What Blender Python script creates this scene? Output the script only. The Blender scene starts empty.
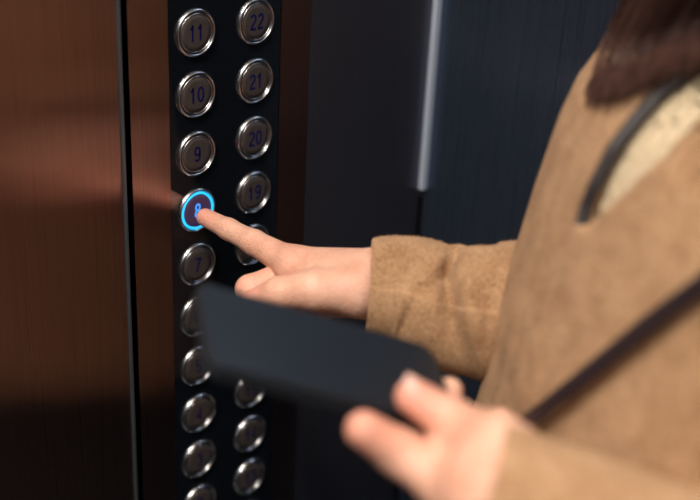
import bpy, bmesh, math, random
import numpy as np
from mathutils import Vector, Matrix

random.seed(7)
RNG = np.random.default_rng(11)
Z0 = 1.15                       # height of the uppermost left button above the car floor
COL = bpy.context.scene.collection
V3 = lambda *a: np.array(a, dtype=np.float64)

# ------------------------------------------------------------------ camera pose
YAW, PITCH, ROLL = 0.8085735, 0.4413003, 0.0539335
CAM = V3(-0.4394, -0.56194, 0.19028 + Z0)
FPX = 1159.48
def cam_rot():
    cy, sy, cp, sp = math.cos(YAW), math.sin(YAW), math.cos(PITCH), math.sin(PITCH)
    f = V3(sy*cp, cy*cp, -sp); r = V3(cy, -sy, 0); u = np.cross(r, f)
    cr, sr = math.cos(ROLL), math.sin(ROLL)
    return np.array([cr*r + sr*u, -sr*r + cr*u, f])
CR = cam_rot()
RH = V3(math.cos(YAW), -math.sin(YAW), 0)       # horizontal right / forward of the viewer
FH = V3(math.sin(YAW), math.cos(YAW), 0)
UP = V3(0, 0, 1)
def ray(x, y):
    return CR.T @ V3((x-350)/FPX, -(y-250)/FPX, 1.0)
def at(x, y, d):
    """world point seen at a photo position, d metres in front of the lens"""
    return CAM + ray(x, y)*d
def pix(P):
    q = (np.asarray(P) - CAM) @ CR.T
    return 350 + FPX*q[..., 0]/q[..., 2], 250 - FPX*q[..., 1]/q[..., 2], q[..., 2]

# ------------------------------------------------------------------ materials
def new_mat(name):
    m = bpy.data.materials.new(name); m.use_nodes = True
    nt = m.node_tree; return m, nt, nt.nodes, nt.links, nt.nodes['Principled BSDF']
def plain(name, col, rough=.5, metal=0., **kw):
    m, nt, N, L, b = new_mat(name)
    b.inputs['Base Color'].default_value = (*col, 1); b.inputs['Roughness'].default_value = rough
    b.inputs['Metallic'].default_value = metal
    for k, v in kw.items(): b.inputs[k.replace('_', ' ')].default_value = v
    return m
def noise(N, L, scale, detail=4, vec=None, rough=.5):
    n = N.new('ShaderNodeTexNoise'); n.inputs['Scale'].default_value = scale
    n.inputs['Detail'].default_value = detail; n.inputs['Roughness'].default_value = rough
    if vec: L.new(vec, n.inputs['Vector'])
    return n
def ramp(N, L, src, stops):
    r = N.new('ShaderNodeValToRGB'); L.new(src, r.inputs[0])
    e = r.color_ramp.elements
    while len(e) < len(stops): e.new(.5)
    for i, (p, c) in enumerate(stops):
        e[i].position = p; e[i].color = (*c, 1) if len(c) == 3 else c
    return r
def coords(N, L, scale=(1, 1, 1), kind='Object'):
    t = N.new('ShaderNodeTexCoord'); m = N.new('ShaderNodeMapping')
    m.inputs['Scale'].default_value = scale; L.new(t.outputs[kind], m.inputs[0]); return m.outputs[0]
def bump(N, L, b, h, strength, dist):
    n = N.new('ShaderNodeBump'); n.inputs['Strength'].default_value = strength
    n.inputs['Distance'].default_value = dist; L.new(h, n.inputs['Height']); L.new(n.outputs[0], b.inputs['Normal']); return n

def brushed(name, c0, c1, rough, aniso, tangent=(1, 0, 0), metal=1.0, grain=(900, 900, 6)):
    m, nt, N, L, b = new_mat(name)
    v = coords(N, L, grain); n = noise(N, L, 1.0, 3, v)
    r = ramp(N, L, n.outputs['Fac'], [(.3, c0), (.7, c1)]); L.new(r.outputs[0], b.inputs['Base Color'])
    b.inputs['Metallic'].default_value = metal
    mr = N.new('ShaderNodeMapRange'); mr.inputs['To Min'].default_value = rough*.85; mr.inputs['To Max'].default_value = rough*1.15
    L.new(n.outputs['Fac'], mr.inputs['Value']); L.new(mr.outputs[0], b.inputs['Roughness'])
    b.inputs['Anisotropic'].default_value = aniso
    cv = N.new('ShaderNodeCombineXYZ')
    for i in range(3): cv.inputs[i].default_value = tangent[i]
    L.new(cv.outputs[0], b.inputs['Tangent'])
    return m

M = {}
M['bronze'] = brushed('bronze_brushed_steel', (.37, .262, .24), (.45, .325, .30), .29, 1.0)
M['wall_dark'] = brushed('dark_blue_steel', (.12, .165, .245), (.155, .21, .30), .28, .95, (0, 1, 0), .88)
M['wall_dark_f'] = brushed('dark_steel_front', (.15, .155, .20), (.185, .19, .24), .32, .95, (1, 0, 0), .88)
M['wall_black'] = brushed('black_steel', (.030, .038, .055), (.042, .052, .072), .30, .8, (0, 0, 1), .8)
M['steel'] = plain('polished_steel', (.66, .66, .68), .26, 1)
M['steel_satin'] = plain('satin_steel', (.42, .42, .44), .35, 1)
M['trim_highlight'] = plain('pale_trim_highlight', (.58, .65, .76), .45, .3)
M['edge_highlight'] = plain('grey_edge_highlight', (.16, .18, .21), .4, .8)
M['gap'] = plain('dark_rubber', (.008, .009, .011), .6)
def glass_black():
    m, nt, N, L, b = new_mat('black_mirror_glass')
    b.inputs['Base Color'].default_value = (.006, .008, .012, 1)
    b.inputs['IOR'].default_value = 2.3
    n = noise(N, L, 900, 2, coords(N, L)); sp = ramp(N, L, n.outputs['Fac'], [(.74, (.045,)*3), (.80, (.3,)*3)])
    L.new(sp.outputs[0], b.inputs['Roughness']); return m
M['glass'] = glass_black()
def face_mat():
    m, nt, N, L, b = new_mat('button_face_brushed')
    v = coords(N, L, (2500, 2500, 90)); n = noise(N, L, 1, 2, v)
    r = ramp(N, L, n.outputs['Fac'], [(.3, (.056, .045, .043)), (.7, (.082, .066, .062))])
    L.new(r.outputs[0], b.inputs['Base Color']); b.inputs['Metallic'].default_value = .25
    b.inputs['Roughness'].default_value = .5; return m
M['face'] = face_mat()
M['ink'] = plain('navy_numeral', (.004, .005, .075), .6, Specular_IOR_Level=.15)
M['ink_edge'] = plain('numeral_edge', (.25, .24, .26), .4, .5)
def emit(name, col, s, base=(.02, .02, .02)):
    m = plain(name, base, .4); b = m.node_tree.nodes['Principled BSDF']
    b.inputs['Emission Color'].default_value = (*col, 1); b.inputs['Emission Strength'].default_value = s; return m
M['cyan'] = emit('cyan_light', (.02, .50, .95), 1.5)
M['cyan_num'] = emit('cyan_numeral_light', (.05, .30, .95), 1.3)
def face_lit():
    m = M['face'].copy(); m.name = 'button_face_lit'; b = m.node_tree.nodes['Principled BSDF']
    b.inputs['Emission Color'].default_value = (.20, .05, .35, 1); b.inputs['Emission Strength'].default_value = .12; return m
M['face_lit'] = face_lit()

def wool(name, c0, c1, c2, bs=.6):
    m, nt, N, L, b = new_mat(name)
    v = coords(N, L)
    n1 = noise(N, L, 55, 5, v, .6); n2 = noise(N, L, 620, 6, v, .8)
    mx = N.new('ShaderNodeMath'); mx.operation = 'MULTIPLY_ADD'; mx.inputs[1].default_value = .30
    L.new(n1.outputs['Fac'], mx.inputs[0])
    m2 = N.new('ShaderNodeMath'); m2.operation = 'MULTIPLY'; m2.inputs[1].default_value = .70
    L.new(n2.outputs['Fac'], m2.inputs[0]); L.new(m2.outputs[0], mx.inputs[2])
    r = ramp(N, L, mx.outputs[0], [(.38, c0), (.5, c1), (.64, c2)])
    L.new(r.outputs[0], b.inputs['Base Color']); b.inputs['Roughness'].default_value = .95
    b.inputs['Specular IOR Level'].default_value = .1
    b.inputs['Sheen Weight'].default_value = .25; b.inputs['Sheen Roughness'].default_value = .5
    b.inputs['Sheen Tint'].default_value = (.9, .7, .5, 1)
    bump(N, L, b, mx.outputs[0], bs, .0035); return m
M['wool'] = wool('camel_wool', (.235, .112, .046), (.44, .255, .135), (.62, .39, .225))
M['fuzz'] = plain('camel_wool_fibre', (.50, .30, .16), .9)
M['knit'] = wool('cream_knit', (.48, .38, .24), (.62, .50, .33), (.74, .62, .44), .4)
M['dark_strip'] = plain('dark_brown_strip', (.018, .013, .014), .6)
M['strap'] = plain('dark_leather_strap', (.020, .013, .016), .45)
M['trouser'] = wool('charcoal_cloth', (.010, .011, .014), (.016, .018, .022), (.03, .03, .036), .3)
M['shoe'] = plain('black_shoe_leather', (.01, .009, .009), .35)
def skin():
    m, nt, N, L, b = new_mat('skin')
    v = coords(N, L); n = noise(N, L, 60, 5, v, .6)
    r = ramp(N, L, n.outputs['Fac'], [(.3, (.64, .33, .225)), (.7, (.78, .46, .335))])
    a = N.new('ShaderNodeAttribute'); a.attribute_name = 'blush'
    mx = N.new('ShaderNodeMix'); mx.data_type = 'RGBA'; L.new(a.outputs['Fac'], mx.inputs[0])
    L.new(r.outputs[0], mx.inputs[6]); mx.inputs[7].default_value = (.72, .27, .20, 1)
    L.new(mx.outputs[2], b.inputs['Base Color'])
    b.inputs['Roughness'].default_value = .48; b.inputs['Specular IOR Level'].default_value = .4
    b.inputs['Subsurface Weight'].default_value = .25; b.inputs['Subsurface Scale'].default_value = .006
    b.inputs['Subsurface Radius'].default_value = (1, .35, .2)
    n2 = noise(N, L, 420, 4, v, .6); n3 = N.new('ShaderNodeTexVoronoi'); n3.inputs['Scale'].default_value = 700
    L.new(v, n3.inputs['Vector'])
    ad = N.new('ShaderNodeMath'); L.new(n2.outputs['Fac'], ad.inputs[0]); L.new(n3.outputs['Distance'], ad.inputs[1])
    bump(N, L, b, ad.outputs[0], .32, .0012); return m
M['skin'] = skin()
M['nail'] = plain('nail', (.80, .50, .42), .22)
M['eye'] = plain('eye_white', (.7, .68, .65), .15); M['iris'] = plain('iris_brown', (.05, .025, .012), .15)
def hair_mat():
    m, nt, N, L, b = new_mat('dark_brown_hair')
    t = N.new('ShaderNodeAttribute'); t.attribute_name = 'tone'
    r = ramp(N, L, t.outputs['Fac'], [(0, (.045, .020, .017)), (.6, (.13, .062, .048)), (1, (.26, .14, .10))])
    L.new(r.outputs[0], b.inputs['Base Color']); b.inputs['Roughness'].default_value = .42; return m
M['hair'] = hair_mat()
M['phone_body'] = plain('phone_black_shell', (.012, .014, .018), .42)
M['phone_face'] = plain('phone_black_glass', (.010, .014, .020), .30)
M['lens'] = plain('phone_lens', (.004, .004, .006), .05)
def stone():
    m, nt, N, L, b = new_mat('dark_granite'); n = noise(N, L, 160, 6, coords(N, L), .7)
    r = ramp(N, L, n.outputs['Fac'], [(.4, (.010, .011, .014)), (.62, (.035, .036, .042))])
    L.new(r.outputs[0], b.inputs['Base Color']); b.inputs['Roughness'].default_value = .3; return m
M['floor'] = stone()
M['ceil'] = plain('ceiling_panel', (.16, .17, .20), .5)
M['lamp'] = emit('lamp_diffuser', (1.0, .93, .84), 1.0)

# ------------------------------------------------------------------ mesh helpers
def mesh_obj(name, verts, faces, mat, parent=None, smooth=True, mats=None, midx=None):
    me = bpy.data.meshes.new(name)
    me.from_pydata([tuple(map(float, v)) for v in verts] if not isinstance(verts, list) else verts, [], faces if isinstance(faces, list) else faces.tolist())
    me.update()
    for mm in (mats or [mat]): me.materials.append(mm)
    if midx is not None: me.polygons.foreach_set('material_index', midx)
    me.polygons.foreach_set('use_smooth', [smooth]*len(me.polygons))
    o = bpy.data.objects.new(name, me); COL.objects.link(o)
    if parent: o.parent = parent
    return o
def bm_obj(name, bm, mat, parent=None, smooth=False, mats=None, loc=None):
    me = bpy.data.meshes.new(name); bmesh.ops.recalc_face_normals(bm, faces=bm.faces[:]); bm.to_mesh(me); bm.free()
    for mm in (mats or [mat]): me.materials.append(mm)
    if smooth: me.polygons.foreach_set('use_smooth', [True]*len(me.polygons))
    o = bpy.data.objects.new(name, me); COL.objects.link(o)
    if parent: o.parent = parent
    if loc is not None: o.location = loc
    return o
def box(bm, lo, hi, bev=0, seg=2):
    lo, hi = Vector(lo), Vector(hi); c = (lo+hi)/2; s = hi-lo
    r = bmesh.ops.create_cube(bm, size=1, matrix=Matrix.Translation(c) @ Matrix.Diagonal((*s, 1)))
    if bev:
        es = list({e for v in r['verts'] for e in v.link_edges})
        bmesh.ops.bevel(bm, geom=es, offset=bev, segments=seg, affect='EDGES', profile=.5)
def struct(name, lo, hi, mat, bev=0):
    bm = bmesh.new(); box(bm, lo, hi, bev); o = bm_obj(name, bm, mat); o['kind'] = 'structure'; return o
def empty(name, loc, label=None, cat=None, group=None):
    o = bpy.data.objects.new(name, None); o.empty_display_size = .05; COL.objects.link(o); o.location = loc
    if label: o['label'] = label; o['category'] = cat
    if group: o['group'] = group
    return o
def lathe_y(profile, n=96):
    """profile of (radius, y) turned about the y axis; y negative stands out of the wall"""
    vs, fs = [], []
    for k in range(n):
        a = 2*math.pi*k/n
        for r, y in profile: vs.append((r*math.cos(a), y, r*math.sin(a)))
    m = len(profile)
    for k in range(n):
        k2 = (k+1) % n
        for j in range(m-1): fs.append((k*m+j, k*m+j+1, k2*m+j+1, k2*m+j))
    return vs, fs

# ------------------------------------------------------------------ the elevator car
XC, XL, YB, ZC = .2306, -1.42, -1.55, 2.35
SEAM0, SEAM1 = -.0536, -.0503
struct('floor', (XL-.05, YB-.05, -.06), (XC+.05, .12, 0), M['floor'])
cb = bmesh.new()
LIGHTS = [(-1.08, -1.10), (-.60, -1.10), (-.12, -1.10), (-1.08, -.42), (-.60, -.42), (-.12, -.42)]
box(cb, (XL-.05, YB-.05, ZC), (XC+.05, .12, ZC+.06)); c = bm_obj('ceiling', cb, M['ceil']); c['kind'] = 'structure'
struct('wall_right', (XC, YB, 0), (XC+.05, .10, ZC), M['wall_dark'])
struct('wall_back', (XL, YB-.05, 0), (XC, YB, ZC), M['wall_black'])
struct('wall_left', (XL-.05, YB, 0), (XL, .10, ZC), M['wall_black'])
# front wall: dark panel next to the corner, header over the door, far return
struct('wall_front', (.0988, 0.0, 0), (XC, .06, ZC), M['wall_dark_f'])
struct('trim_1', (-1.02, .0, 2.10), (.0988, .06, ZC), M['bronze'])
struct('trim_2', (XL, 0, 0), (-1.02, .06, ZC), M['bronze'])
struct('door_1', (-.535, .003, .005), (SEAM0, .04, 2.10), M['bronze'], .0012)
struct('door_2', (-1.02, .003, .005), (-.539, .04, 2.10), M['bronze'], .0012)
struct('trim_3', (SEAM0-.01, .041, 0), (SEAM1+.01, .06, 2.10), M['gap'])
struct('trim_6', (SEAM0-.0022, .0012, .005), (SEAM0, .006, 2.10), M['edge_highlight'], .0006)  # added bead, its grey standing in for the highlight on the door edge
# bead standing in the corner; its pale upper length paints in a highlight
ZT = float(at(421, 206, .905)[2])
struct('trim_4', (XC-.0065, -.005, ZT), (XC, .0, ZC), M['trim_highlight'], .001)
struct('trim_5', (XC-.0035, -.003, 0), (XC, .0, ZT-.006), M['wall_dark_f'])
# skirting
struct('baseboard_right', (XC-.008, YB, 0), (XC, -.004, .1), M['steel_satin'])
struct('baseboard_back', (XL, YB, 0), (XC-.008, YB+.008, .1), M['steel_satin'])

for i, (x, y) in enumerate(LIGHTS):
    lt = empty('ceiling_light', (x, y, ZC), 'square ceiling downlight above the %s of the car, %s' % (
        'front' if y > -.8 else 'back', ['by the left wall', 'in the middle', 'by the right wall'][i % 3]), 'light', 'square ceiling downlights')
    bm = bmesh.new()
    for lo, hi in (((-.11, -.11, -.008), (.11, -.10, 0)), ((-.11, .10, -.008), (.11, .11, 0)), ((-.11, -.10, -.008), (-.10, .10, 0)), ((.10, -.10, -.008), (.11, .10, 0))): box(bm, lo, hi)
    bm_obj('frame', bm, M['steel_satin'], lt)
    bm = bmesh.new(); box(bm, (-.10, -.10, -.005), (.10, .10, -.001))
    bm_obj('diffuser', bm, M['lamp'], lt)

# ------------------------------------------------------------------ control panel and its buttons
DX, DZ, DB = .0494736, .040, .0306
cp = empty('control_panel', (0, 0, Z0), 'tall bronze and black elevator control panel with two columns of round floor buttons', 'control panel')
bm = bmesh.new()      # bronze faceplate as a frame around the black inlay
PL, PR = -.0210, .0717
box(bm, (SEAM1, 0, -Z0+.004), (PL, .028, .95)); box(bm, (PR, 0, -Z0+.004), (.0986, .028, .95))
box(bm, (PL, 0, .62), (PR, .028, .95)); box(bm, (PL, 0, -Z0+.004), (PR, .028, -.62))
bm_obj('faceplate', bm, M['bronze'], cp)
bm = bmesh.new(); box(bm, (PL, .0006, -.62), (PR, .02, .62)); bm_obj('black_panel', bm, M['glass'], cp)['label'] = 'glossy black strip behind the buttons'

def arc(cx, cy, rx, ry, a0, a1, n=18):
    return [(cx+rx*math.cos(math.radians(a0+(a1-a0)*k/n)), cy+ry*math.sin(math.radians(a0+(a1-a0)*k/n))) for k in range(n+1)]
DIG = {
 '0': [arc(.26, .5, .205, .445, 90, 450, 40)],
 '1': [[(.06, .76), (.16, .80), (.235, .88), (.27, 1.0)], [(.27, 1.0), (.27, 0)]],
 '2': [arc(.26, .72, .195, .225, 165, -35)+[(.30, .42), (.14, .24), (.065, .055)], [(.03, .055), (.48, .055)]],
 '3': [arc(.25, .735, .18, .21, 160, -90), arc(.25, .29, .205, .235, 90, -160)],
 '4': [[(.37, 0), (.37, .96), (.05, .30)], [(.02, .27), (.50, .27)]],
 '5': [[(.45, .945), (.13, .945), (.085, .50)], arc(.25, .32, .205, .265, 140, -155)],
 '6': [arc(.26, .31, .20, .255, 0, 360, 30), [(.062, .33)]+arc(.27, .62, .205, .325, 190, 40)],
 '7': [[(.03, .945), (.48, .945)], [(.47, .93), (.30, .62), (.20, .30), (.17, 0)]],
 '8': [arc(.26, .735, .165, .21, 0, 360, 30), arc(.26, .28, .20, .235, 0, 360, 30)],
 '9': [arc(.26, .69, .20, .255, 0, 360, 30), [(.458, .67)]+arc(.25, .38, .205, .325, 10, -140)],
}
def text_mesh(txt, size, hw=.070):
    """flat stroke numerals"""
    vs, fs = [], []; adv = .62; W = adv*(len(txt)-1)+.52
    for ci, ch in enumerate(txt):
        for st in DIG[ch]:
            P = np.array(st); T = np.gradient(P, axis=0); T /= np.linalg.norm(T, axis=1)[:, None]+1e-9
            for k in range(1, len(P)-1):                       # keep mitres at the corners
                a = P[k]-P[k-1]; b = P[k+1]-P[k]; a /= np.linalg.norm(a); b /= np.linalg.norm(b); t = a+b; T[k] = t/(np.linalg.norm(t)+1e-9)
            b0 = len(vs)
            for k in range(len(P)):
                w_ = hw
                if 0 < k < len(P)-1:
                    a = P[k]-P[k-1]; a /= np.linalg.norm(a); w_ = min(hw/max(.45, float(a@T[k])), hw*2)
                n = np.array([-T[k][1], T[k][0]])*w_
                for q in (P[k]+n, P[k]-n):
                    vs.append(((q[0]+ci*adv-W/2)*size*.98, -.00010-.00001*(ci), (q[1]-.5)*size))
            for k in range(len(P)-1): fs.append((b0+2*k, b0+2*k+1, b0+2*k+3, b0+2*k+2))
    return vs, fs
def make_button(num, x, z, lit=False):
    R = DB/2
    vs, fs = lathe_y([(0.00001, -.0010), (R*.55, -.0010), (R*.745, -.0010), (R*.755, -.0004), (R*.755, .002)])
    mi = [0]*len(fs)
    tv, tf = text_mesh(str(num), .0102)
    b = len(vs); vs += [(p[0], p[1]-.0010, p[2]) for p in tv]; fs += [tuple(i+b for i in f) for f in tf]; mi += [1]*len(tf)
    bt = mesh_obj('button', vs, fs, None, cp, True, [M['face_lit'] if lit else M['face'], M['cyan_num'] if lit else M['ink']], mi)
    for p in bt.data.polygons:
        if p.material_index == 1: p.use_smooth = False
    bt.location = (x, 0, z)
    bt['label'] = ('pressed round button marked %d with a glowing blue ring' if lit else 'round steel-ringed button marked %d') % num
    # outer bezel: rounded chrome ring
    prof = [(R*.870, .0012), (R*.873, -.0006), (R*.885, -.0012), (R*.915, -.00155), (R*.95, -.0015), (R*.98, -.0009), (R, -.0001), (R, .002)]
    v2, f2 = lathe_y(prof); bz = mesh_obj('bezel', v2, f2, M['steel'], bt); bz['label'] = 'polished steel ring'
    prof = [(R*.765, .001), (R*.767, -.0009), (R*.775, -.0012), (R*.79, -.0013), (R*.808, -.0012), (R*.822, -.0007), (R*.828, .001)]
    if lit:
        prof = [(R*.76, .001), (R*.762, -.0009), (R*.77, -.0013), (R*.80, -.0014), (R*.83, -.0013), (R*.845, -.0008), (R*.85, .001)]
    v3, f3 = lathe_y(prof); rg = mesh_obj('light_ring' if lit else 'inner_ring', v3, f3, M['cyan'] if lit else M['steel'], bt)
    v4, f4 = lathe_y([(R*.74, .0004), (R*.88, .0004)]); mesh_obj('groove', v4, f4, M['gap'], bt)
    return bt
for r in range(11):
    make_button(11-r, 0, -r*DZ, r == 3)
    make_button(22-r, DX, -r*DZ)

# ------------------------------------------------------------------ signed distance modelling
def grid(lo, hi, h):
    lo = np.array(lo); n = np.ceil((np.array(hi)-lo)/h).astype(int)+1
    ax = [(lo[i]+h*np.arange(n[i])).astype(np.float32) for i in range(3)]
    return ax, lo
def nets(F, lo, h):
    S = F < 0; nx, ny, nz = F.shape
    acc = np.zeros((nx-1, ny-1, nz-1, 3), np.float32); cnt = np.zeros((nx-1, ny-1, nz-1), np.float32)
    edges = []
    for a in range(3):
        sl0 = [slice(None)]*3; sl1 = [slice(None)]*3; sl0[a] = slice(0, -1); sl1[a] = slice(1, None)
        s0, s1 = S[tuple(sl0)], S[tuple(sl1)]
        I = np.argwhere(s0 != s1)
        b, c = [k for k in range(3) if k != a]
        ok = (I[:, b] > 0) & (I[:, c] > 0) & (I[:, b] < F.shape[b]-1) & (I[:, c] < F.shape[c]-1); I = I[ok]
        J = I.copy(); J[:, a] += 1
        f0 = F[tuple(I.T)]; f1 = F[tuple(J.T)]; t = f0/(f0-f1)
        P = I.astype(np.float32); P[:, a] += t
        cells = []
        for db, dc in ((-1, -1), (0, -1), (0, 0), (-1, 0)):
            Cc = I.copy(); Cc[:, b] += db; Cc[:, c] += dc; cells.append(Cc)
            np.add.at(acc, tuple(Cc.T), P); np.add.at(cnt, tuple(Cc.T), 1)
        edges.append((cells, S[tuple(I.T)], a))
    m = cnt > 0; idx = -np.ones(cnt.shape, np.int64); idx[m] = np.arange(m.sum())
    V = acc[m]/cnt[m][:, None]*h + lo
    Q = []
    for cells, s, a in edges:
        q = np.stack([idx[tuple(c.T)] for c in cells], 1)
        flip = s if a != 1 else ~s
        q = np.where(flip[:, None], q, q[:, ::-1]); Q.append(q)
    return V.astype(np.float64), np.concatenate(Q)
class G:
    """a block of space points"""
    def __init__(s, lo, hi, h):
        ax, s.lo = grid(lo, hi, h); s.h = h
        s.x, s.y, s.z = ax[0][:, None, None], ax[1][None, :, None], ax[2][None, None, :]
def rc(g, a, b, ra, rb):
    a = np.asarray(a, float); b = np.asarray(b, float); d = b-a; L2 = max(float(d@d), 1e-12)
    px, py, pz = g.x-np.float32(a[0]), g.y-np.float32(a[1]), g.z-np.float32(a[2])
    t = np.clip((px*np.float32(d[0])+py*np.float32(d[1])+pz*np.float32(d[2]))/np.float32(L2), 0, 1)
    return np.sqrt((px-t*np.float32(d[0]))**2+(py-t*np.float32(d[1]))**2+(pz-t*np.float32(d[2]))**2)-(ra+t*np.float32(rb-ra))
def ell(g, c, r, axes=None):
    c = np.asarray(c, float); px, py, pz = g.x-np.float32(c[0]), g.y-np.float32(c[1]), g.z-np.float32(c[2])
    A = np.eye(3) if axes is None else np.asarray(axes)
    q = [(px*np.float32(A[i, 0])+py*np.float32(A[i, 1])+pz*np.float32(A[i, 2])) for i in range(3)]
    k0 = np.sqrt(sum((q[i]/r[i])**2 for i in range(3))); k1 = np.sqrt(sum((q[i]/r[i]**2)**2 for i in range(3)))
    return k0*(k0-1)/np.maximum(k1, 1e-6)
def smin(a, b, k):
    h = np.clip(.5+.5*(b-a)/k, 0, 1); return b+(a-b)*h-k*h*(1-h)
def chain(g, pts, rad, k=.003):
    d = None
    for i in range(len(pts)-1):
        e = rc(g, pts[i], pts[i+1], rad[i], rad[i+1]); d = e if d is None else smin(d, e, k)
    return d

# ---- torso of the woman: where she stands, where she faces
THF = math.radians(25)
FACE = -RH*math.cos(THF) - FH*math.sin(THF)          # facing direction
LAT = np.cross(UP, FACE)                             # to her left
# outline of the coat's far front as seen, one point per height
SIL = [(785, 30), (735, 70), (690, 105), (640, 140), (603, 175), (579, 215), (567, 245), (549, 290), (535, 330), (519, 375), (506, 420)]
A_C, B_C, HFW = .185, .120, .45
sil_z, sil_r = [], []
for x, y in SIL:
    r = ray(x, y); t = HFW/(r@FH); P = CAM+r*t; sil_z.append(P[2]); sil_r.append((P-CAM)@RH)
sil_z, sil_r = np.array(sil_z)[::-1], np.array(sil_r)[::-1]
def ext(a, b): return math.sqrt((b*(FACE@RH))**2 + (a*(LAT@RH))**2)
BASE = CAM*V3(1, 1, 0) + RH*.195 + FH*(HFW+.02)      # standing point on the floor
def coat_profile(z):
    """half width, half depth and forward shift of the closed coat at height z"""
    zz = [0.30, .78, .90, .98, 1.10, 1.18, 1.24, 1.30, 1.36, 1.42]
    a = np.interp(z, zz, [.235, .230, .215, .190, .176, .170, .162, .150, .125, .070])
    b = np.interp(z, zz, [.170, .170, .165, .142, .128, .128, .122, .112, .090, .065])
    want = np.interp(z, sil_z, sil_r)                # wanted left tangent, along RH
    o_ = np.interp(z, [1.0, 1.08, 1.2], [.008, .010, .010])
    cx = (BASE-CAM)@RH; fx = FACE@RH; lx = LAT@RH
    w = np.interp(z, [.62, .95, 1.03, 1.25, 1.36], [0, .8, 1, 1, .3])
    lo, hi = -.16+0*b, .12+0*b                        # half the change goes into the depth, so the back stays put
    for _ in range(18):
        m = (lo+hi)/2; bb = np.maximum(b+m*.5, .05)
        have = cx + m*.5*fx - np.sqrt(((bb+o_)*fx)**2+((a+o_)*lx)**2)
        too_left = have < want; hi = np.where(too_left, m, hi); lo = np.where(too_left, lo, m)
    m = (lo+hi)/2*w
    b = np.maximum(b+m*.5, .05)
    if np.ndim(z) == 0: return float(a), float(b), float(m*.5)
    return a, b, m*.5
_full = coat_profile
_TZ = np.linspace(.2, 1.6, 1401); _TA, _TB, _TS = _full(_TZ)
_TL = list(zip(_TA.tolist(), _TB.tolist(), _TS.tolist()))
def coat_profile(z):
    if np.ndim(z) == 0:
        q = min(max((float(z)-.2)*1000, 0), 1399.999); i = int(q); f = q-i; p, r = _TL[i], _TL[i+1]
        return tuple(p[k]+(r[k]-p[k])*f for k in range(3))
    return _full(z)
def torso_d(g, off=0.0):
    z = g.z.ravel().astype(float); a, b, s = coat_profile(z)
    a, b, s = [v.astype(np.float32)[None, None, :] for v in (a, b, s)]
    px, py = g.x-np.float32(BASE[0]), g.y-np.float32(BASE[1])
    u = px*np.float32(LAT[0])+py*np.float32(LAT[1]); v = px*np.float32(FACE[0])+py*np.float32(FACE[1])-s
    a = a+off; b = b+off
    k0 = np.sqrt((u/a)**2+(v/b)**2); k1 = np.sqrt((u/a**2)**2+(v/b**2)**2)
    return k0*(k0-1)/np.maximum(k1, 1e-5), u, v
def torso_pt(P, off=0.0):
    a, b, s = coat_profile(P[2]); d = P-BASE; u = d@LAT; v = d@FACE-s; a += off; b += off
    k0 = math.hypot(u/a, v/b); k1 = math.hypot(u/a**2, v/b**2); return k0*(k0-1)/max(k1, 1e-6), u, v
def hit(x, y, off=0.0):
    """where the sight line of a photo position meets the coat"""
    r = ray(x, y); r = r/np.linalg.norm(r); best = None; t = .25
    for i in range(700):
        P = CAM+r*t; d = torso_pt(P, off)[0]
        if best is None or d < best[0]: best = (d, P.copy())
        if d < .0004: break
        t += max(d*.5, .0005)
    return best[1]
def uz(P): return (P-BASE)@LAT, P[2]

# key body joints
SB = -FACE*.040 + V3(0, 0, 1.315)
SH_R = BASE - LAT*.150 + SB; SH_L = BASE + LAT*.165 + SB
WR_R = at(398, 280, .683); EL_R = V3(.150, -.335, Z0-.115)
WR_L = at(500, 500, .455); EL_L = SH_L + V3(-.005, -.035, -.335)

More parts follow.
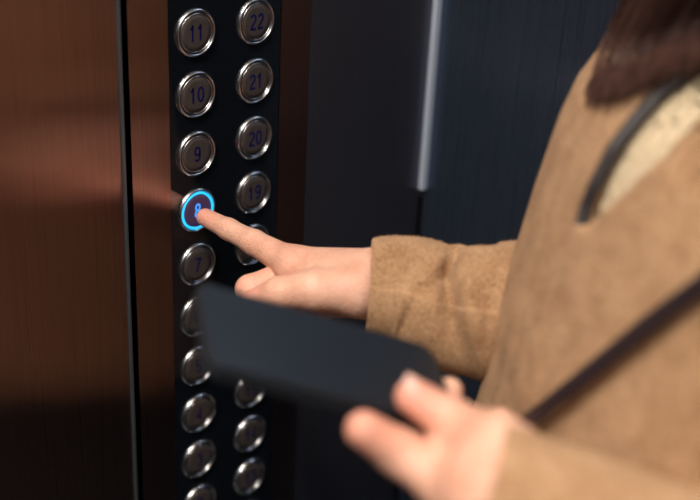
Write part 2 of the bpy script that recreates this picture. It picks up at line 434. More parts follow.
# ---- pressing (right) hand
Kd = CR[2]*.88 - CR[1]*.40 + CR[0]*.05               # from index knuckle to little knuckle
Kd = Kd/np.linalg.norm(Kd)
tip = at(205.5, 217.5, .760)
BTN = V3(0, -.0010, Z0-3*DZ)
IDX = [tip, at(229, 229.5, .745), at(254, 242.5, .728), at(296, 266, .703)]
IDr = [.0060, .0068, .0078, .0105]
MCP = [IDX[3], at(300, 272, .718), at(308, 284, .733), at(318, 297, .742)]
CARP = [WR_R+V3(0, 0, .002), WR_R+Kd*.010, WR_R+Kd*.020, WR_R+Kd*.028]
THB = [at(356, 291, .676), at(316, 290, .672), at(280, 293, .680), at(254, 300.5, .690)]
THr = [.0145, .0118, .0095, .0072]
def hand_right(g):
    palm = None
    for i in range(4):
        e = rc(g, CARP[i], MCP[i], .0165, [.0118, .0112, .0105, .0095][i])
        palm = e if palm is None else smin(palm, e, .010)
    palm = smin(palm, rc(g, at(362, 290, .680), at(322, 284, .690), .0165, .0115), .010)      # ball of the thumb
    palm = smin(palm, rc(g, at(350, 296, .700), at(325, 301, .722), .012, .010), .010)
    out = smin(palm, chain(g, IDX, IDr, .0035), .007)
    # web between index and thumb
    out = smin(out, rc(g, at(316, 276, .688), at(345, 286, .68), .008, .010), .012)
    th = chain(g, THB, THr, .004)
    # middle finger: curled, knuckle showing beneath the index finger
    mid = chain(g, [MCP[1], at(250, 289, .708), at(262, 309, .700), at(284, 312, .702)], [.0105, .0085, .0075, .0068], .003)
    rng_ = chain(g, [MCP[2], at(262, 306, .726), at(276, 322, .716), at(298, 314, .712)], [.0100, .0080, .0072, .0065], .003)
    lit = chain(g, [MCP[3], at(282, 318, .742), at(298, 326, .728), at(318, 316, .722)], [.0090, .0072, .0065, .0058], .003)
    res = smin(out, th, .006)
    for f in (mid, rng_, lit): res = np.minimum(res, smin(palm, f, .005))
    res = smin(res, rc(g, WR_R, WR_R+(EL_R-WR_R)*.45, .0185, .026), .012)
    # knuckle bumps and skin creases
    for p, ax, dep in ((IDX[1], IDX[2]-IDX[0], .0004), (IDX[2], IDX[3]-IDX[1], .00045), (IDX[2]+(IDX[3]-IDX[2])*.09, IDX[3]-IDX[1], .0004), (IDX[2]-(IDX[3]-IDX[2])*.08, IDX[3]-IDX[1], .0004),
                       (THB[2], THB[3]-THB[1], .0005), (THB[2]+(THB[1]-THB[2])*.1, THB[3]-THB[1], .0004)):
        ax = ax/np.linalg.norm(ax); q = [(g.x-np.float32(p[0])), (g.y-np.float32(p[1])), (g.z-np.float32(p[2]))]
        al = q[0]*np.float32(ax[0])+q[1]*np.float32(ax[1])+q[2]*np.float32(ax[2])
        rr = q[0]**2+q[1]**2+q[2]**2
        res = res + dep*np.exp(-(al/.0009)**2)*np.exp(-rr/.010**2)
    # hollow beside the index knuckle where the web folds
    for p, q2, dep, w in ((at(277, 283, .684), at(322, 277, .676), .0017, .0020), (at(296, 272, .690), at(308, 283, .676), .0012, .0014), (at(303, 267, .690), at(318, 271, .680), .0009, .0013), (at(318, 284, .674), at(346, 276, .672), .0008, .0020)):
        e = rc(g, p, q2, 0, 0); res = res + dep*np.exp(-(e/w)**2)
    return res
# ---- hand with the phone (left)
PHC = [at(199, 282, .504), at(433, 347, .548), at(461, 430, .497), at(206, 363, .453)]   # phone corners
PC = sum(PHC)/4
pu = (PHC[1]+PHC[2]-PHC[0]-PHC[3]); PLn = np.linalg.norm(pu)/2; pu /= np.linalg.norm(pu)
pv = (PHC[0]+PHC[1]-PHC[2]-PHC[3]); PWn = np.linalg.norm(pv)/2; pv -= pu*(pv@pu); pv /= np.linalg.norm(pv)
pn = np.cross(pu, pv)
if pn@(CAM-PC) < 0: pn = -pn
def on_phone(x, y, h):
    r = ray(x, y); t = ((PC-CAM)@pn+h)/(r@pn); return CAM+r*t
T_L = [at(532, 478, .452), at(495, 447, .462), at(451, 421, .482), on_phone(413, 397, .0095)]
I_L = [at(470, 505, .462), at(438, 478, .470), at(398, 452, .474), at(364, 430, .466)]
def hand_left(g):
    wrist = WR_L
    palm = rc(g, wrist, at(476, 492, .468), .021, .018)
    palm = smin(palm, rc(g, wrist, at(486, 476, .480), .019, .016), .010)
    palm = smin(palm, rc(g, wrist, at(508, 466, .492), .018, .013), .010)
    palm = smin(palm, rc(g, at(520, 470, .462), T_L[1], .015, .013), .012)
    palm = smin(palm, rc(g, at(452, 466, .478), at(480, 446, .478), .010, .010), .012)
    th = chain(g, T_L, [.0130, .0110, .0095, .0078], .004)
    ix = chain(g, I_L, [.0130, .0106, .0095, .0078], .003)
    hid = lambda x, y, h: on_phone(x, y, h)
    md = chain(g, [at(470, 478, .495), hid(430, 440, -.024), hid(437, 412, -.020), hid(449, 391, -.013)], [.0115, .0088, .0078, .0066], .003)
    rn = chain(g, [at(488, 470, .505), hid(470, 446, -.028), hid(484, 428, -.022), hid(500, 421, -.013)], [.011, .0085, .0075, .0064], .003)
    res = smin(smin(palm, th, .007), ix, .006)
    for f in (md, rn): res = np.minimum(res, smin(palm, f, .005))
    res = smin(res, rc(g, wrist, wrist+(EL_L-wrist)*.45, .021, .027), .012)
    for p, ax in ((T_L[2], T_L[3]-T_L[1]), (I_L[2], I_L[3]-I_L[1])):
        ax = ax/np.linalg.norm(ax); q = [(g.x-np.float32(p[0])), (g.y-np.float32(p[1])), (g.z-np.float32(p[2]))]
        al = q[0]*np.float32(ax[0])+q[1]*np.float32(ax[1])+q[2]*np.float32(ax[2])
        res = res + .0005*np.exp(-(al/.001)**2)*np.exp(-(q[0]**2+q[1]**2+q[2]**2)/.011**2)
    return res

HC = BASE + FACE*.035 + V3(0, 0, 1.525)              # centre of the head
HA = np.array([FACE, LAT, UP])
def HP(f, l, u): return HC + FACE*f + LAT*l + UP*u
def head(g):
    d = ell(g, HP(-.012, 0, .022), (.098, .076, .098), HA)
    d = smin(d, ell(g, HP(.020, 0, -.035), (.070, .058, .080), HA), .03)
    d = smin(d, ell(g, HP(.062, 0, -.088), (.022, .024, .020), HA), .02)            # chin
    for s in (-1, 1):
        d = smin(d, ell(g, HP(.058, s*.036, -.022), (.022, .022, .020), HA), .018)   # cheekbone
        d = -smin(-d, ell(g, HP(.094, s*.031, .008), (.016, .019, .012), HA), .010)  # eye socket
        d = smin(d, ell(g, HP(.070, s*.031, .007), (.0150, .016, .0105), HA), .006)   # lids
        d = smin(d, ell(g, HP(-.005, s*.077, -.008), (.018, .007, .030), HA), .006)  # ear
    d = smin(d, rc(g, HP(.083, 0, .012), HP(.103, 0, -.028), .006, .0095), .008)     # nose
    for s in (-1, 1): d = smin(d, ell(g, HP(.092, s*.010, -.032), (.010, .008, .007), HA), .005)
    d = smin(d, ell(g, HP(.085, 0, -.054), (.009, .021, .0055), HA), .004)           # lips
    d = smin(d, ell(g, HP(.083, 0, -.064), (.009, .018, .0060), HA), .004)
    return smin(d, rc(g, HP(-.02, 0, -.06), BASE+V3(0, 0, 1.36), .052, .055), .02)

def body_sdf(g):
    d = rc(g, BASE+SB-UP*.022-LAT*.12, BASE+SB-UP*.022+LAT*.13, .042, .042)
    fs = lambda z: FACE*float(coat_profile(z)[2])
    for z0_, z1_, r0, r1, w in ((1.215, 1.08, .050, .064, .070), (1.08, .90, .066, .085, .062), (.90, .84, .085, .085, .075)):
        for s in (-1, 1):
            d = smin(d, rc(g, BASE+LAT*s*w+fs(z0_)+V3(0, 0, z0_), BASE+LAT*s*w+fs(z1_)+V3(0, 0, z1_), r0, r1), .05)
    d = smin(d, rc(g, HP(-.02, 0, -.06), BASE-FACE*.045+V3(0, 0, 1.29), .050, .050), .03)
    for s in (-1, 1):
        hip = BASE+LAT*s*.085+V3(0, 0, .84); kn = BASE+LAT*s*.085+FACE*.015+V3(0, 0, .47); an = BASE+LAT*s*.085-FACE*.02+V3(0, 0, .09)
        d = smin(d, rc(g, hip, kn, .085, .056), .02); d = smin(d, rc(g, kn, an, .054, .036), .02)
        d = smin(d, rc(g, an-UP*.045, an+FACE*.12-UP*.058, .033, .026), .02)
    for sh, el, wr in ((SH_R, EL_R, WR_R), (SH_L, EL_L, WR_L)):
        d = smin(d, rc(g, sh, el, .046, .036), .03); d = smin(d, rc(g, el, wr+(el-wr)*.12, .036, .0225), .015)
    return d
def blush_attr(o, pts):
    co = np.array([v.co[:] for v in o.data.vertices]); a = np.zeros(len(co))
    for p, r, w in pts: a = np.maximum(a, w*np.exp(-((co-p)**2).sum(1)/r**2))
    at_ = o.data.attributes.new('blush', 'FLOAT', 'POINT'); at_.data.foreach_set('value', a.astype(np.float32))

def sdf_mesh(name, fn, lo, hi, h, mat, parent=None):
    g = G(lo, hi, h); F = fn(g); V, Q = nets(F.astype(np.float32), g.lo, h)
    return mesh_obj(name, V.tolist(), Q.tolist(), mat, parent)
def bounds(pts, pad):
    P = np.array(pts); return P.min(0)-pad, P.max(0)+pad

woman = empty('person', tuple(BASE), 'long-haired person in a camel coat pressing an elevator button, black phone in other hand', 'person')
def par(o, p=woman):
    """parent without moving the geometry"""
    o.parent = p; o.matrix_parent_inverse = p.matrix_basis.inverted() if p is woman else Matrix()
    return o

hr = sdf_mesh('hr', hand_right, *bounds(IDX+MCP+THB+[WR_R, WR_R+(EL_R-WR_R)*.45], .036), .00095, M['skin'])
hl = sdf_mesh('hl', hand_left, *bounds(I_L+T_L+[WR_L, WR_L+(EL_L-WR_L)*.45, on_phone(497, 410, -.01)], .038), .0013, M['skin'])
hd = sdf_mesh('hd', head, HC-.17, HC+.15, .0032, M['skin'])
body = sdf_mesh('body', body_sdf, BASE+V3(-.35, -.35, 0.0), BASE+V3(.35, .35, 1.50), .009, M['skin'])
# one continuous body: union of the finely meshed hands and head with the rest
def union_into(a, b):
    md = a.modifiers.new('u', 'BOOLEAN'); md.operation = 'UNION'; md.object = b; md.solver = 'EXACT'
    dg = bpy.context.evaluated_depsgraph_get(); dg.update()
    me = bpy.data.meshes.new_from_object(a.evaluated_get(dg)); a.modifiers.clear()
    n0 = len(a.data.vertices)+len(b.data.vertices)
    print('union', n0, len(me.vertices))
    if len(me.vertices) > .6*n0:
        a.data = me
    else:
        bm = bmesh.new(); bm.from_mesh(a.data); bm.from_mesh(b.data); bm.to_mesh(a.data); bm.free()
    bpy.data.objects.remove(b)
for o in (hd, hl, hr): union_into(body, o)
body.data.polygons.foreach_set('use_smooth', [True]*len(body.data.polygons))
blush_attr(body, [(tip, .013, .75), (THB[3], .013, .6), (at(250, 289, .708), .012, .5), (IDX[3], .012, .25), (T_L[3], .014, .7), (I_L[3], .015, .55), (T_L[2], .010, .4), (HP(.09, 0, -.06), .02, .9), (HP(.06, .04, -.03), .02, .3), (HP(.06, -.04, -.03), .02, .3)])
par(body)
def nail(c, ax, up, L, W, parent, lift=0):
    ax = ax/np.linalg.norm(ax); up = up-ax*(up@ax); up /= np.linalg.norm(up); sd = np.cross(ax, up)
    vs, fs = [], []; n, m = 12, 14
    for i in range(n+1):
        for j in range(m+1):
            s = i/n*2-1; t = j/m*2-1
            w = W*(1-.35*max(0, -s)**3)*(1-.18*max(0, s)**4); a = t*1.0
            vs.append(tuple(c+ax*s*L + sd*math.sin(a)*w/.84 + up*(math.cos(a)-1)*w*.9 + up*lift))
    for i in range(n):
        for j in range(m): k = i*(m+1)+j; fs.append((k, k+1, k+m+2, k+m+1))
    o = mesh_obj('fingernail', vs, fs, M['nail']); so = o.modifiers.new('s', 'SOLIDIFY'); so.thickness = .0006; so.offset = 0
    par(o, parent); return o
nail(T_L[3]+pn*.0072+(T_L[3]-T_L[2])*.03, T_L[3]-T_L[2], pn, .0062, .0056, body)
nrm = CR[1]*.8+CR[2]*.6
nail(tip+nrm*.0046-(tip-IDX[1])*.12, tip-IDX[1], nrm, .0045, .0042, body)
for s in (-1, 1):
    bm = bmesh.new(); bmesh.ops.create_uvsphere(bm, u_segments=24, v_segments=16, radius=.0118, matrix=Matrix.Translation(Vector(HP(.0738, s*.031, .004))))
    e = bm_obj('eye', bm, None, None, True, [M['eye'], M['iris']])
    for p in e.data.polygons:
        if (np.array(p.center)-HP(.0738, s*.031, .004))@FACE > .0102: p.material_index = 1
    par(e, body)

# ------------------------------------------------------------------ clothes
# photo positions of the coat's neckline and front edge, carried on to the curved chest
far_edge = [uz(hit(x, y, .003)) for x, y in [(583, 222), (594, 187), (613, 149), (635, 120), (656, 96), (700, 60)]]
near_edge = [uz(hit(x, y, .012)) for x, y in [(586, 222), (602, 205), (646, 164), (672, 134), (700, 103)]]
front_edge = [uz(hit(x, y, .003)) for x, y in [(512, 420), (520, 385), (545, 310), (562, 265), (584, 220)]]
print('far', np.round(far_edge, 3).tolist(), 'near', np.round(near_edge, 3).tolist(), 'front', np.round(front_edge, 3).tolist())
def line(pts, zq, ext_top, ext_bot=None):
    P = sorted(pts, key=lambda p: p[1]); zs = [p[1] for p in P]; us = [p[0] for p in P]
    zs = ([ext_bot[1]] if ext_bot else [])+zs+[ext_top[1]]; us = ([ext_bot[0]] if ext_bot else [])+us+[ext_top[0]]
    return np.interp(zq, zs, us)
ZA = far_edge[0][1]                                   # bottom of the neck opening
u_front_bot = (front_edge[0][0], .30)
def edges(z):
    fr = line(front_edge, z, (front_edge[-1][0], ZA), u_front_bot)
    fe = line(far_edge, z, (-.075, 1.37)); ne = line(near_edge, z, (.10, 1.37))
    return fr, fe, ne
def coat_sdf(g):
    d, u, v = torso_d(g)
    z = g.z.ravel().astype(float); fr, fe, ne = [e.astype(np.float32)[None, None, :] for e in edges(z)]
    Z = g.z; front = v > -.03
    below = Z < ZA
    # under layer: right front and the whole back
    shell = np.abs(d)-.0032
    cut_r = np.where(below, (u-(fr+.03)), (u-fe))     # right front stops here (positive = cut away)
    cut_l = np.where(below, (fr-u), (ne-u))           # left front stops here
    lay1 = np.maximum(shell, np.where(front, cut_r, -1))
    shell2 = np.abs(d-.0055)-.0025                    # left front lies over it
    lay2 = np.maximum(np.maximum(shell2, cut_l), np.where(front, -u-.02+np.where(below, -1, -1), 1))
    lay2 = np.where(front, np.maximum(shell2, cut_l), 1)
    side = np.maximum(np.abs(d-.003)-.0062, -(u-.02)) # joins the left front to the side
    lay2 = np.minimum(lay2, np.maximum(side, np.maximum(cut_l, -(u-.06))))
    # lapels: folded strips on both sides of the opening
    lw = np.clip((Z-ZA+.02)*.9, 0.0, .055)
    lapR = np.maximum(np.abs(d-.0055)-.0026, np.maximum(cut_r, -(cut_r+lw+.012)))
    lapR = np.where(front & (Z > ZA-.02), lapR, 1)
    lapL = np.maximum(np.abs(d-.0105)-.0026, np.maximum(cut_l, -(cut_l+lw+.010)))
    lapL = np.where(front & (Z > ZA-.015), lapL, 1)
    r = np.minimum(lay1, lay2)
    # slope of the shoulders
    top = Z-(1.372-.30*np.abs(u))
    r = np.maximum(r, top*.9); r = np.maximum(r, .78-Z)
    # shoulders and armhole caps
    for sh in (SH_R, SH_L):
        pass
    return r
coat = sdf_mesh('coat', coat_sdf, BASE+V3(-.30, -.30, .49), BASE+V3(.30, .30, 1.40), .0032, M['wool'])
par(coat)
def yoke_sdf(g):
    d = rc(g, BASE+SB+UP*.01-LAT*.12, BASE+SB+UP*.01+LAT*.13, .056, .056)
    d = smin(d, rc(g, SH_R+UP*.002, SH_R+(EL_R-SH_R)*.12, .056, .0565), .03); d = smin(d, rc(g, SH_L+UP*.002, SH_L+(EL_L-SH_L)*.12, .056, .0565), .03)
    sh = np.abs(d)-.004
    # collar
    c = rc(g, BASE+V3(0, 0, 1.34), HP(-.03, 0, -.07), .078, .070); col = np.maximum(np.abs(c)-.006, g.z-1.435)
    px, py = g.x-np.float32(BASE[0]), g.y-np.float32(BASE[1])
    v = px*np.float32(FACE[0])+py*np.float32(FACE[1]); u = px*np.float32(LAT[0])+py*np.float32(LAT[1])
    col = np.maximum(col, v-.02)
    r = np.minimum(np.maximum(sh, -(c-.004)), np.maximum(col, 1.36-g.z))
    return np.maximum(np.maximum(r, np.minimum(v-.0, .088-np.abs(u))), 1.235-g.z)
par(sdf_mesh('collar', yoke_sdf, BASE+V3(-.28, -.28, 1.22), BASE+V3(.28, .28, 1.46), .004, M['wool']), coat)
def sweater_sdf(g):
    d, u, v = torso_d(g, -.0068)
    n = rc(g, BASE+V3(0, 0, 1.32), HP(-.02, 0, -.06), .080, .050)
    r = np.maximum(np.abs(d)-.003, g.z-(1.352-.30*np.abs(u)))
    nk = np.maximum(np.abs(rc(g, BASE-FACE*.045+V3(0, 0, 1.29), HP(-.02, 0, -.06), .060, .060))-.003, np.maximum(g.z-1.425, 1.325-g.z))
    bd = np.maximum(body_sdf(g)-.007, np.maximum(np.maximum(g.z-1.385, 1.10-g.z), np.abs(u)-.16))
    bd = np.maximum(bd, np.where(g.z < 1.29, d+.0008, -1))
    return np.minimum(np.minimum(np.maximum(r, .86-g.z), nk), bd)
par(sdf_mesh('sweater', sweater_sdf, BASE+V3(-.27, -.27, .85), BASE+V3(.27, .27, 1.44), .004, M['knit']))
def trouser_sdf(g):
    d = ell(g, BASE+V3(0, 0, .86), (.165, .115, .12), np.array([LAT, FACE, UP]))
    for s in (-1, 1):
        hip = BASE+LAT*s*.085+V3(0, 0, .84); kn = BASE+LAT*s*.085+FACE*.012+V3(0, 0, .47); an = BASE+LAT*s*.085-FACE*.01+V3(0, 0, .06)
        l = smin(rc(g, hip, kn, .096, .076), rc(g, kn, an, .075, .068), .02); d = np.minimum(d, l) if s == 1 and False else smin(d, l, .015)
    d = np.abs(d+.002)-.004
    return np.maximum(np.maximum(d, g.z-.93), .045-g.z)
par(sdf_mesh('trousers', trouser_sdf, BASE+V3(-.28, -.28, .03), BASE+V3(.28, .28, 1.0), .006, M['trouser']))
for s in (-1, 1):
    an = BASE+LAT*s*.085-FACE*.02+V3(0, 0, .09)
    def shoe(g, an=an):
        d = smin(rc(g, an-UP*.040, an+FACE*.14-UP*.053, .042, .036), rc(g, an, an-UP*.03, .046, .044), .02)
        d = np.maximum(d, -(g.z-.012)); 
        sole = smin(rc(g, V3(an[0], an[1], .01)-FACE*.012, V3(an[0], an[1], .01)+FACE*.14, .044, .040), d*0+1, .01)
        sole = np.maximum(np.maximum(sole, g.z-.016), .001-g.z)
        return np.minimum(np.maximum(d, g.z-.105), sole)
    par(sdf_mesh('shoe', shoe, an+V3(-.20, -.20, -.10), an+V3(.20, .20, .04), .0035, M['shoe']))

def tube_surface(path, rad, n_len, n_ang, disp=None, flat=None, thick=.0035, hem=.02, side0=None, cap=False):
    """cloth tube along a path: rad(t), a rolled hem at t=0, inner face going back inside"""
    P = np.array(path, float)
    # Catmull-Rom resample
    seg = np.linalg.norm(np.diff(P, axis=0), axis=1); S = np.r_[0, np.cumsum(seg)]; T = S/S[-1]
    def cr(t):
        i = min(max(int(np.searchsorted(T, t, 'right')-1), 0), len(P)-2); a = (t-T[i])/(T[i+1]-T[i])
        p0 = P[i-1] if i > 0 else 2*P[0]-P[1]; p1, p2 = P[i], P[i+1]; p3 = P[i+2] if i+2 < len(P) else 2*P[-1]-P[-2]
        return .5*((2*p1)+(p2-p0)*a+(2*p0-5*p1+4*p2-p3)*a*a+(3*p1-p0-3*p2+p3)*a**3)
    ts = np.linspace(0, 1, n_len); C = np.array([cr(t) for t in ts]); Tn = np.gradient(C, axis=0); Tn /= np.linalg.norm(Tn, axis=1)[:, None]
    N0 = np.array(side0 if side0 is not None else UP, float); rows = []
    fr = []
    for i in range(n_len):
        N0 = N0-Tn[i]*(N0@Tn[i]); N0 /= np.linalg.norm(N0); fr.append((N0.copy(), np.cross(Tn[i], N0)))
    ang = np.linspace(0, 2*np.pi, n_ang, endpoint=False)
    def ring(i, off, dt=0):
        n, b = fr[i]; t = ts[i]; out = []
        for a in ang:
            r = rad(t, a)+(disp(t, a, S[-1]) if disp else 0)+off
            out.append(C[i]+Tn[i]*dt+(n*math.cos(a)+b*math.sin(a))*r)
        return out
    kin = max(2, int(n_len*hem/S[-1]))
    rows = [ring(i, -thick) for i in range(kin*2, 0, -1)]+[ring(0, -thick*.95, -.0003), ring(0, -thick*.6, -.0014), ring(0, -thick*.2, -.0012), ring(0, 0)]+[ring(i, 0) for i in range(1, n_len)]
    V = [tuple(p) for r in rows for p in r]; F = []
    for i in range(len(rows)-1):
        for j in range(n_ang):
            j2 = (j+1) % n_ang; F.append((i*n_ang+j, i*n_ang+j2, (i+1)*n_ang+j2, (i+1)*n_ang+j))
    return V, F
# right sleeve (in focus). angle 0 = up as seen, pi = down
def hash_noise(x, y):
    return (math.sin(x*1.7+math.sin(y*2.3)*1.3)+math.sin(x*3.1+y*1.9+1.2)*.5+math.sin(x*5.3-y*3.7+.4)*.25)/1.75
up_n = CR[1]
rs_path = [at(371, 287, .671), at(405, 289.5, .671), at(440, 302, .668), at(482, 309, .664), at(530, 312, .662), EL_R*.75+at(530, 312, .662)*.25, EL_R, EL_R*.55+SH_R*.45, SH_R]
Ls = sum(np.linalg.norm(rs_path[i+1]-rs_path[i]) for i in range(len(rs_path)-1))
def rs_rad(t, a):
    s = t*Ls
    up = np.interp(s, [0, .02, .04, .08, .15, .22, .30, .52], [.0285, .0308, .0340, .039, .046, .052, .055, .058])
    dn = np.interp(s, [0, .02, .04, .08, .15, .22, .30, .52], [.0285, .0338, .0385, .0415, .046, .052, .055, .058])
    r = up if math.cos(a) > 0 else dn
    w = np.interp(s, [0, .1, .3], [.93, .97, 1.])
    return r*math.sqrt(math.cos(a)**2+(w*math.sin(a))**2)
def gauss(x, w): return math.exp(-(x/w)**2)
def rs_disp(t, a, L):
    s = t*L*1000                                       # mm from the hem
    aa = (a+math.pi) % (2*math.pi)-math.pi             # -pi..pi ; 0 = top
    # viewer-facing side is at aa = FS*pi/2
    v = FSIDE*aa
    d = 0
    d -= .0105*gauss((s-46)-9*(v-1.1), 5.5)*gauss(v-1.35, .85)          # deep diagonal fold
    d += .0045*gauss((s-57)-9*(v-1.1), 6)*gauss(v-1.5, .9)
    d -= .0060*gauss((s-43)+12*(v-.75), 4)*gauss(v-.75, .55)
    d -= .0024*gauss((s-30)+4*(v-1.8), 5)*gauss(v-2.0, .6)
    d += .0011*gauss((s-24)+4*(v-1.6), 6)*gauss(v-1.9, .8)
    d -= .0020*gauss((s-66)-6*(v-1.5), 6)*gauss(v-1.7, .7)
    d += .0010*hash_noise(s*.045, a*1.3)*min(1, s/25)
    d -= .0006*gauss(v-(1.50-.0042*s), .020)*(1 if v > 0 else 0)        # sewn seam along the side
    d += .00018*hash_noise(s*1.1, a*23)+.00012*hash_noise(s*2.7+3, a*57)
    return d
# which sense of angle faces the viewer
_T = rs_path[1]-rs_path[0]; _T /= np.linalg.norm(_T); _n = up_n-_T*(up_n@_T); _b = np.cross(_T, _n)
FSIDE = 1 if _b@(-CR[2]) > 0 else -1
V, F = tube_surface(rs_path, rs_rad, 420, 240, rs_disp, side0=up_n, thick=.0042, hem=.03)
rsl = mesh_obj('sleeve', V, F, M['wool']); par(rsl, coat); rsl['label'] = 'camel wool sleeve reaching to the buttons'
# fuzz on the sleeve: short fibres standing off the cloth
me = rsl.data; co = np.array([v.co[:] for v in me.vertices]).reshape(-1, 240, 3)
FV, FF = [], []
rows_ok = list(range(4, 175))
for k in range(26000):
    i = random.choice(rows_ok)+int(420*.03/Ls)*2; j = random.randrange(240)
    if i+2 >= co.shape[0]: continue
    p = co[i, j]+(co[i+1, j]-co[i, j])*random.random()+(co[i, (j+1) % 240]-co[i, j])*random.random()
    n = np.cross(co[i+1, j]-co[i, j], co[i, (j+1) % 240]-co[i, j]); n /= np.linalg.norm(n)
    cen = co[i].mean(0)
    if n@(p-cen) < 0: n = -n
    tdir = RNG.normal(size=3); tdir -= n*(tdir@n); tdir /= np.linalg.norm(tdir)
    ln = random.uniform(.0008, .0022); q = p+n*ln*random.uniform(.25, .8)+tdir*ln*.8; sd = np.cross(n, tdir)*.00006
    mid = p+n*ln*.45+tdir*ln*.25
    b0 = len(FV); FV += [tuple(p-sd), tuple(p+sd), tuple(mid+sd), tuple(mid-sd), tuple(q)]
    FF += [(b0, b0+1, b0+2, b0+3), (b0+3, b0+2, b0+4)]
fz = mesh_obj('fuzz', FV, FF, M['fuzz'], None, False); par(fz, coat); fz['kind'] = 'stuff'
# left sleeve
ls0 = at(480, 509, .452)
ls_path = [ls0, ls0+(EL_L-ls0)*.3+V3(0, 0, .004), ls0+(EL_L-ls0)*.7, EL_L, EL_L*.55+SH_L*.45, SH_L]
def ls_rad(t, a): return float(np.interp(t, [0, .2, .5, 1], [.0350, .038, .047, .058]))
V, F = tube_surface(ls_path, ls_rad, 160, 120, lambda t, a, L: .0016*hash_noise(t*L*40, a*1.5)*min(1, t*8), side0=up_n, thick=.004, hem=.03)
lsl = mesh_obj('sleeve', V, F, M['wool']); par(lsl, coat)

# dark strip added for the dark line along the far lapel edge
def ribbon(pts, w, th, mat, name):
    P = np.array(pts); V, F = [], []; n = len(P); T = np.gradient(P, axis=0)
    for i in range(n):
        nn = P[i]-BASE; nn[2] = 0; nn /= np.linalg.norm(nn); t = T[i]/np.linalg.norm(T[i]); s = np.cross(t, nn); s /= np.linalg.norm(s); nn = np.cross(s, t)
        for a in range(10):
            c, d = math.cos(2*math.pi*a/10), math.sin(2*math.pi*a/10)
            V.append(tuple(P[i]+s*w*np.sign(c)*abs(c)**.6+nn*th*np.sign(d)*abs(d)**.6))
    for i in range(n-1):
        for a in range(10): b = (a+1) % 10; F.append((i*10+a, i*10+b, (i+1)*10+b, (i+1)*10+a))
    F += [tuple(range(10)), tuple(range((n-1)*10, n*10))]
    return mesh_obj(name, V, F, mat)
def surf_line(px, off, n=40):
    P = np.array([hit(x, y, off) for x, y in px]); L = np.r_[0, np.cumsum(np.linalg.norm(np.diff(P, axis=0), axis=1))]
    q = np.linspace(0, L[-1], n); return np.stack([np.interp(q, L, P[:, k]) for k in range(3)], 1)
pp = ribbon(surf_line([(581, 228), (586, 207), (594, 187), (613, 149), (635, 120), (656, 96), (700, 60), (720, 44)], .004), .0015, .0032, M['dark_strip'], 'edge_strip')
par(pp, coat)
_sp = surf_line([(518, 428), (540, 412), (560, 396), (600, 364), (640, 331), (670, 308), (700, 286), (760, 245), (840, 190), (900, 150)], .0150, 80)
_sp = np.vstack([_sp, _sp[-1]+(_sp[-1]-_sp[-6])*.6+FACE*.006, _sp[-1]*.35+(BASE+SB+LAT*.085+FACE*.078-UP*.01)*.65])
for _k in range(62, len(_sp)): _sp[_k] = _sp[_k]+(FACE*.8+LAT*.3+UP*.2)*.010*min(1, (_k-62)/10)
strap = ribbon(_sp, .0040, .0014, M['strap'], 'bag_strap')
strap['label'] = 'narrow dark strap crossing the front of the camel coat'; strap['category'] = 'strap'

# hair: skull cap and long locks falling in front of the shoulder
def strand(V, F, tone, pts, r, tn, nseg=14):
    P = np.array(pts, float); L = np.linspace(0, 1, len(P)); q = np.linspace(0, 1, nseg)
    # smooth interpolation
    W = np.zeros((nseg, 3))
    for k, t in enumerate(q):
        i = min(int(t*(len(P)-1)), len(P)-2); a = t*(len(P)-1)-i
        p0 = P[i-1] if i > 0 else 2*P[0]-P[1]; p1, p2 = P[i], P[i+1]; p3 = P[i+2] if i+2 < len(P) else 2*P[-1]-P[-2]
        W[k] = .5*((2*p1)+(p2-p0)*a+(2*p0-5*p1+4*p2-p3)*a*a+(3*p1-p0-3*p2+p3)*a**3)
    T = np.gradient(W, axis=0); T /= np.linalg.norm(T, axis=1)[:, None]+1e-9
    N = np.cross(T, FACE+.01); N /= np.linalg.norm(N, axis=1)[:, None]+1e-9; B = np.cross(T, N); b0 = len(V)
    for k in range(nseg):
        rr = r*(1-.75*max(0, (k/(nseg-1)-.6)/.4))
        for a in range(3):
            V.append(tuple(W[k]+(N[k]*math.cos(2.094*a)+B[k]*math.sin(2.094*a))*rr)); tone.append(tn)
    for k in range(nseg-1):
        for a in range(3): b = (a+1) % 3; F.append((b0+k*3+a, b0+k*3+b, b0+k*3+3+b, b0+k*3+3+a))
HV, HF, HT = [], [], []
for k in range(4200):                                   # front lock seen in the photo
    w = random.random()
    ex = 576+w*154; ey = 103-w*66+random.gauss(0, 8)
    ex += random.gauss(0, 3)
    lift = random.uniform(.012, .034)
    e = hit(ex, ey, .0)+(-CR[2])*lift
    ux = ex+26+14*w+random.gauss(0, 3); uy = ey-55
    m1 = hit(ux, uy, 0)+(-CR[2])*(lift+random.uniform(-.002, .004))
    m2 = HP(.055+.02*random.random()-.035*w, .050+.045*w, -.14+.01*random.random()); m2 = .5*(m1+HP(.06-.05*w, .08, -.09))
    m3 = HP(.045-.06*w, .085+.01*random.random(), -.04)
    s0 = HP(.02-.05*w, .055, .075); s1 = HP(.03-.03*w, .018*random.random(), .118)
    strand(HV, HF, HT, [s1, s0, m3, m2, m1, e], random.uniform(.00025, .0006), min(1, max(0, random.gauss(.45, .22))))
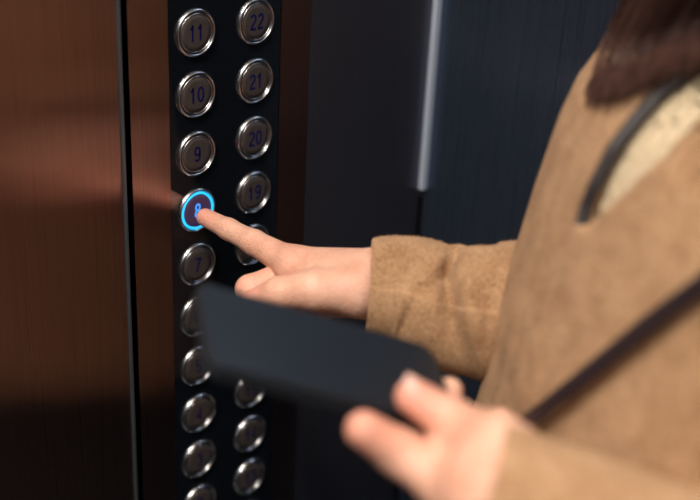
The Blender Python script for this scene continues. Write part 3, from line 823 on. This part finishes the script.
for k in range(4200):                                   # the rest: back and far side
    th = random.uniform(-2.0, 2.0)                    # around from the back
    side = LAT*math.sin(th)-FACE*math.cos(th)
    r1 = random.uniform(.97, 1.04)
    def sk(ph, th=th, r1=r1):
        c_, s_ = math.cos(math.radians(ph)), math.sin(math.radians(ph))
        return HP(-.018-.108*r1*c_*math.cos(th), .087*r1*c_*math.sin(th), .026+.107*r1*s_)
    ctop, a1, a2, a3 = sk(random.uniform(76, 90)), sk(52), sk(22), sk(-6)
    a4 = a3-UP*random.uniform(.17, .27)-FACE*.012+(a3-HC)*.10
    a3 = a3-UP*.02
    strand(HV, HF, HT, [ctop, a1, a2, a3, a4], random.uniform(.0005, .0010), min(1, max(0, random.gauss(.4, .2))), 12)
hair = mesh_obj('hair', HV, HF, M['hair'])
ta = hair.data.attributes.new('tone', 'FLOAT', 'POINT'); ta.data.foreach_set('value', np.array(HT, np.float32)); par(hair)
def cap(g):
    d = ell(g, HP(-.018, 0, .026), (.102, .081, .101), HA); d = np.abs(d)-.003
    px, py, pz = g.x-np.float32(HC[0]), g.y-np.float32(HC[1]), g.z-np.float32(HC[2])
    f = px*np.float32(FACE[0])+py*np.float32(FACE[1]); return np.maximum(d, f-.018-np.clip((pz-.03)*1.15, 0, .08)+np.maximum(0, (.04-pz))*.9)
hc = sdf_mesh('scalp_hair', cap, HC-.14, HC+.15, .004, M['hair']); ta = hc.data.attributes.new('tone', 'FLOAT', 'POINT')
ta.data.foreach_set('value', np.full(len(hc.data.vertices), .35, np.float32)); par(hc, hair)

# ------------------------------------------------------------------ phone
ph = empty('phone', tuple(PC), 'flat black phone held out in the hand in front of the buttons', 'phone')
ph.rotation_mode = 'QUATERNION'
pvv = np.cross(pn, pu)
ph.rotation_quaternion = Matrix((tuple(pu), tuple(pvv), tuple(pn))).transposed().to_quaternion()
def slab(L, W, z0, z1, r, bev, seg=10):
    bm = bmesh.new(); pts = []
    for cx, cy, a0 in ((L/2-r, W/2-r, 0), (-L/2+r, W/2-r, 90), (-L/2+r, -W/2+r, 180), (L/2-r, -W/2+r, 270)):
        for k in range(seg+1):
            a = math.radians(a0+90*k/seg); pts.append((cx+r*math.cos(a), cy+r*math.sin(a)))
    b = [bm.verts.new((x, y, z0)) for x, y in pts]; t = [bm.verts.new((x, y, z1)) for x, y in pts]
    bm.faces.new(b[::-1]); tf = bm.faces.new(t)
    for i in range(len(pts)): j = (i+1) % len(pts); bm.faces.new((b[i], b[j], t[j], t[i]))
    if bev:
        es = [e for e in bm.edges if abs(e.verts[0].co.z-e.verts[1].co.z) < 1e-7]
        bmesh.ops.bevel(bm, geom=es, offset=bev, segments=4, affect='EDGES', profile=.5)
    return bm
bm_obj('body', slab(PLn, PWn, -.0062, 0, .0075, .0022), M['phone_body'], ph, False)
bm_obj('screen', slab(PLn-.005, PWn-.005, -.0002, .0004, .008, 0), M['phone_face'], ph)
bm = bmesh.new(); box(bm, (-.030, PWn/2-.0005, -.0050), (-.014, PWn/2+.0008, -.0028), .0004); bm_obj('side_button', bm, M['phone_body'], ph)
bm = bmesh.new()
for cx in (-PLn/2+.016, -PLn/2+.030):
    bmesh.ops.create_cone(bm, cap_ends=True, segments=32, radius1=.0052, radius2=.0052, depth=.0016, matrix=Matrix.Translation((cx, PWn/2-.014, -.0080)))
bm_obj('camera_lens', bm, M['lens'], ph)

# ------------------------------------------------------------------ light, world, camera
def area(name, loc, size, power, col, rot=(0, 0, 0), sy=None):
    l = bpy.data.lights.new(name, 'AREA'); l.energy = power; l.color = col; l.size = size
    if sy: l.shape = 'RECTANGLE'; l.size_y = sy
    o = bpy.data.objects.new(name, l); COL.objects.link(o); o.location = loc; o.rotation_euler = rot; return o
for i, (x, y) in enumerate(LIGHTS):
    area('downlight', (x, y, ZC-.012), .19, [6, 6, 3, 20, 12, 1.2][i], (1.0, .93, .84))
w = bpy.data.worlds.new('world'); bpy.context.scene.world = w; w.use_nodes = True
w.node_tree.nodes['Background'].inputs[0].default_value = (.25, .32, .45, 1); w.node_tree.nodes['Background'].inputs[1].default_value = .6

cd = bpy.data.cameras.new('camera'); co_ = bpy.data.objects.new('camera', cd); COL.objects.link(co_)
cd.sensor_width = 36; cd.lens = FPX/700*36; cd.clip_start = .02
mw = Matrix((tuple(CR[0]), tuple(CR[1]), tuple(-CR[2]))).transposed().to_4x4(); mw.translation = Vector(CAM); co_.matrix_world = mw
cd.dof.use_dof = True; cd.dof.focus_distance = .738; cd.dof.aperture_fstop = cd.lens/16.5
sc = bpy.context.scene; sc.camera = co_
sc.view_settings.view_transform = 'Standard'; sc.view_settings.look = 'None'; sc.view_settings.gamma = 1
sc.view_settings.use_curve_mapping = False; sc.view_settings.exposure = 0.0
sc.cycles.max_bounces = 8
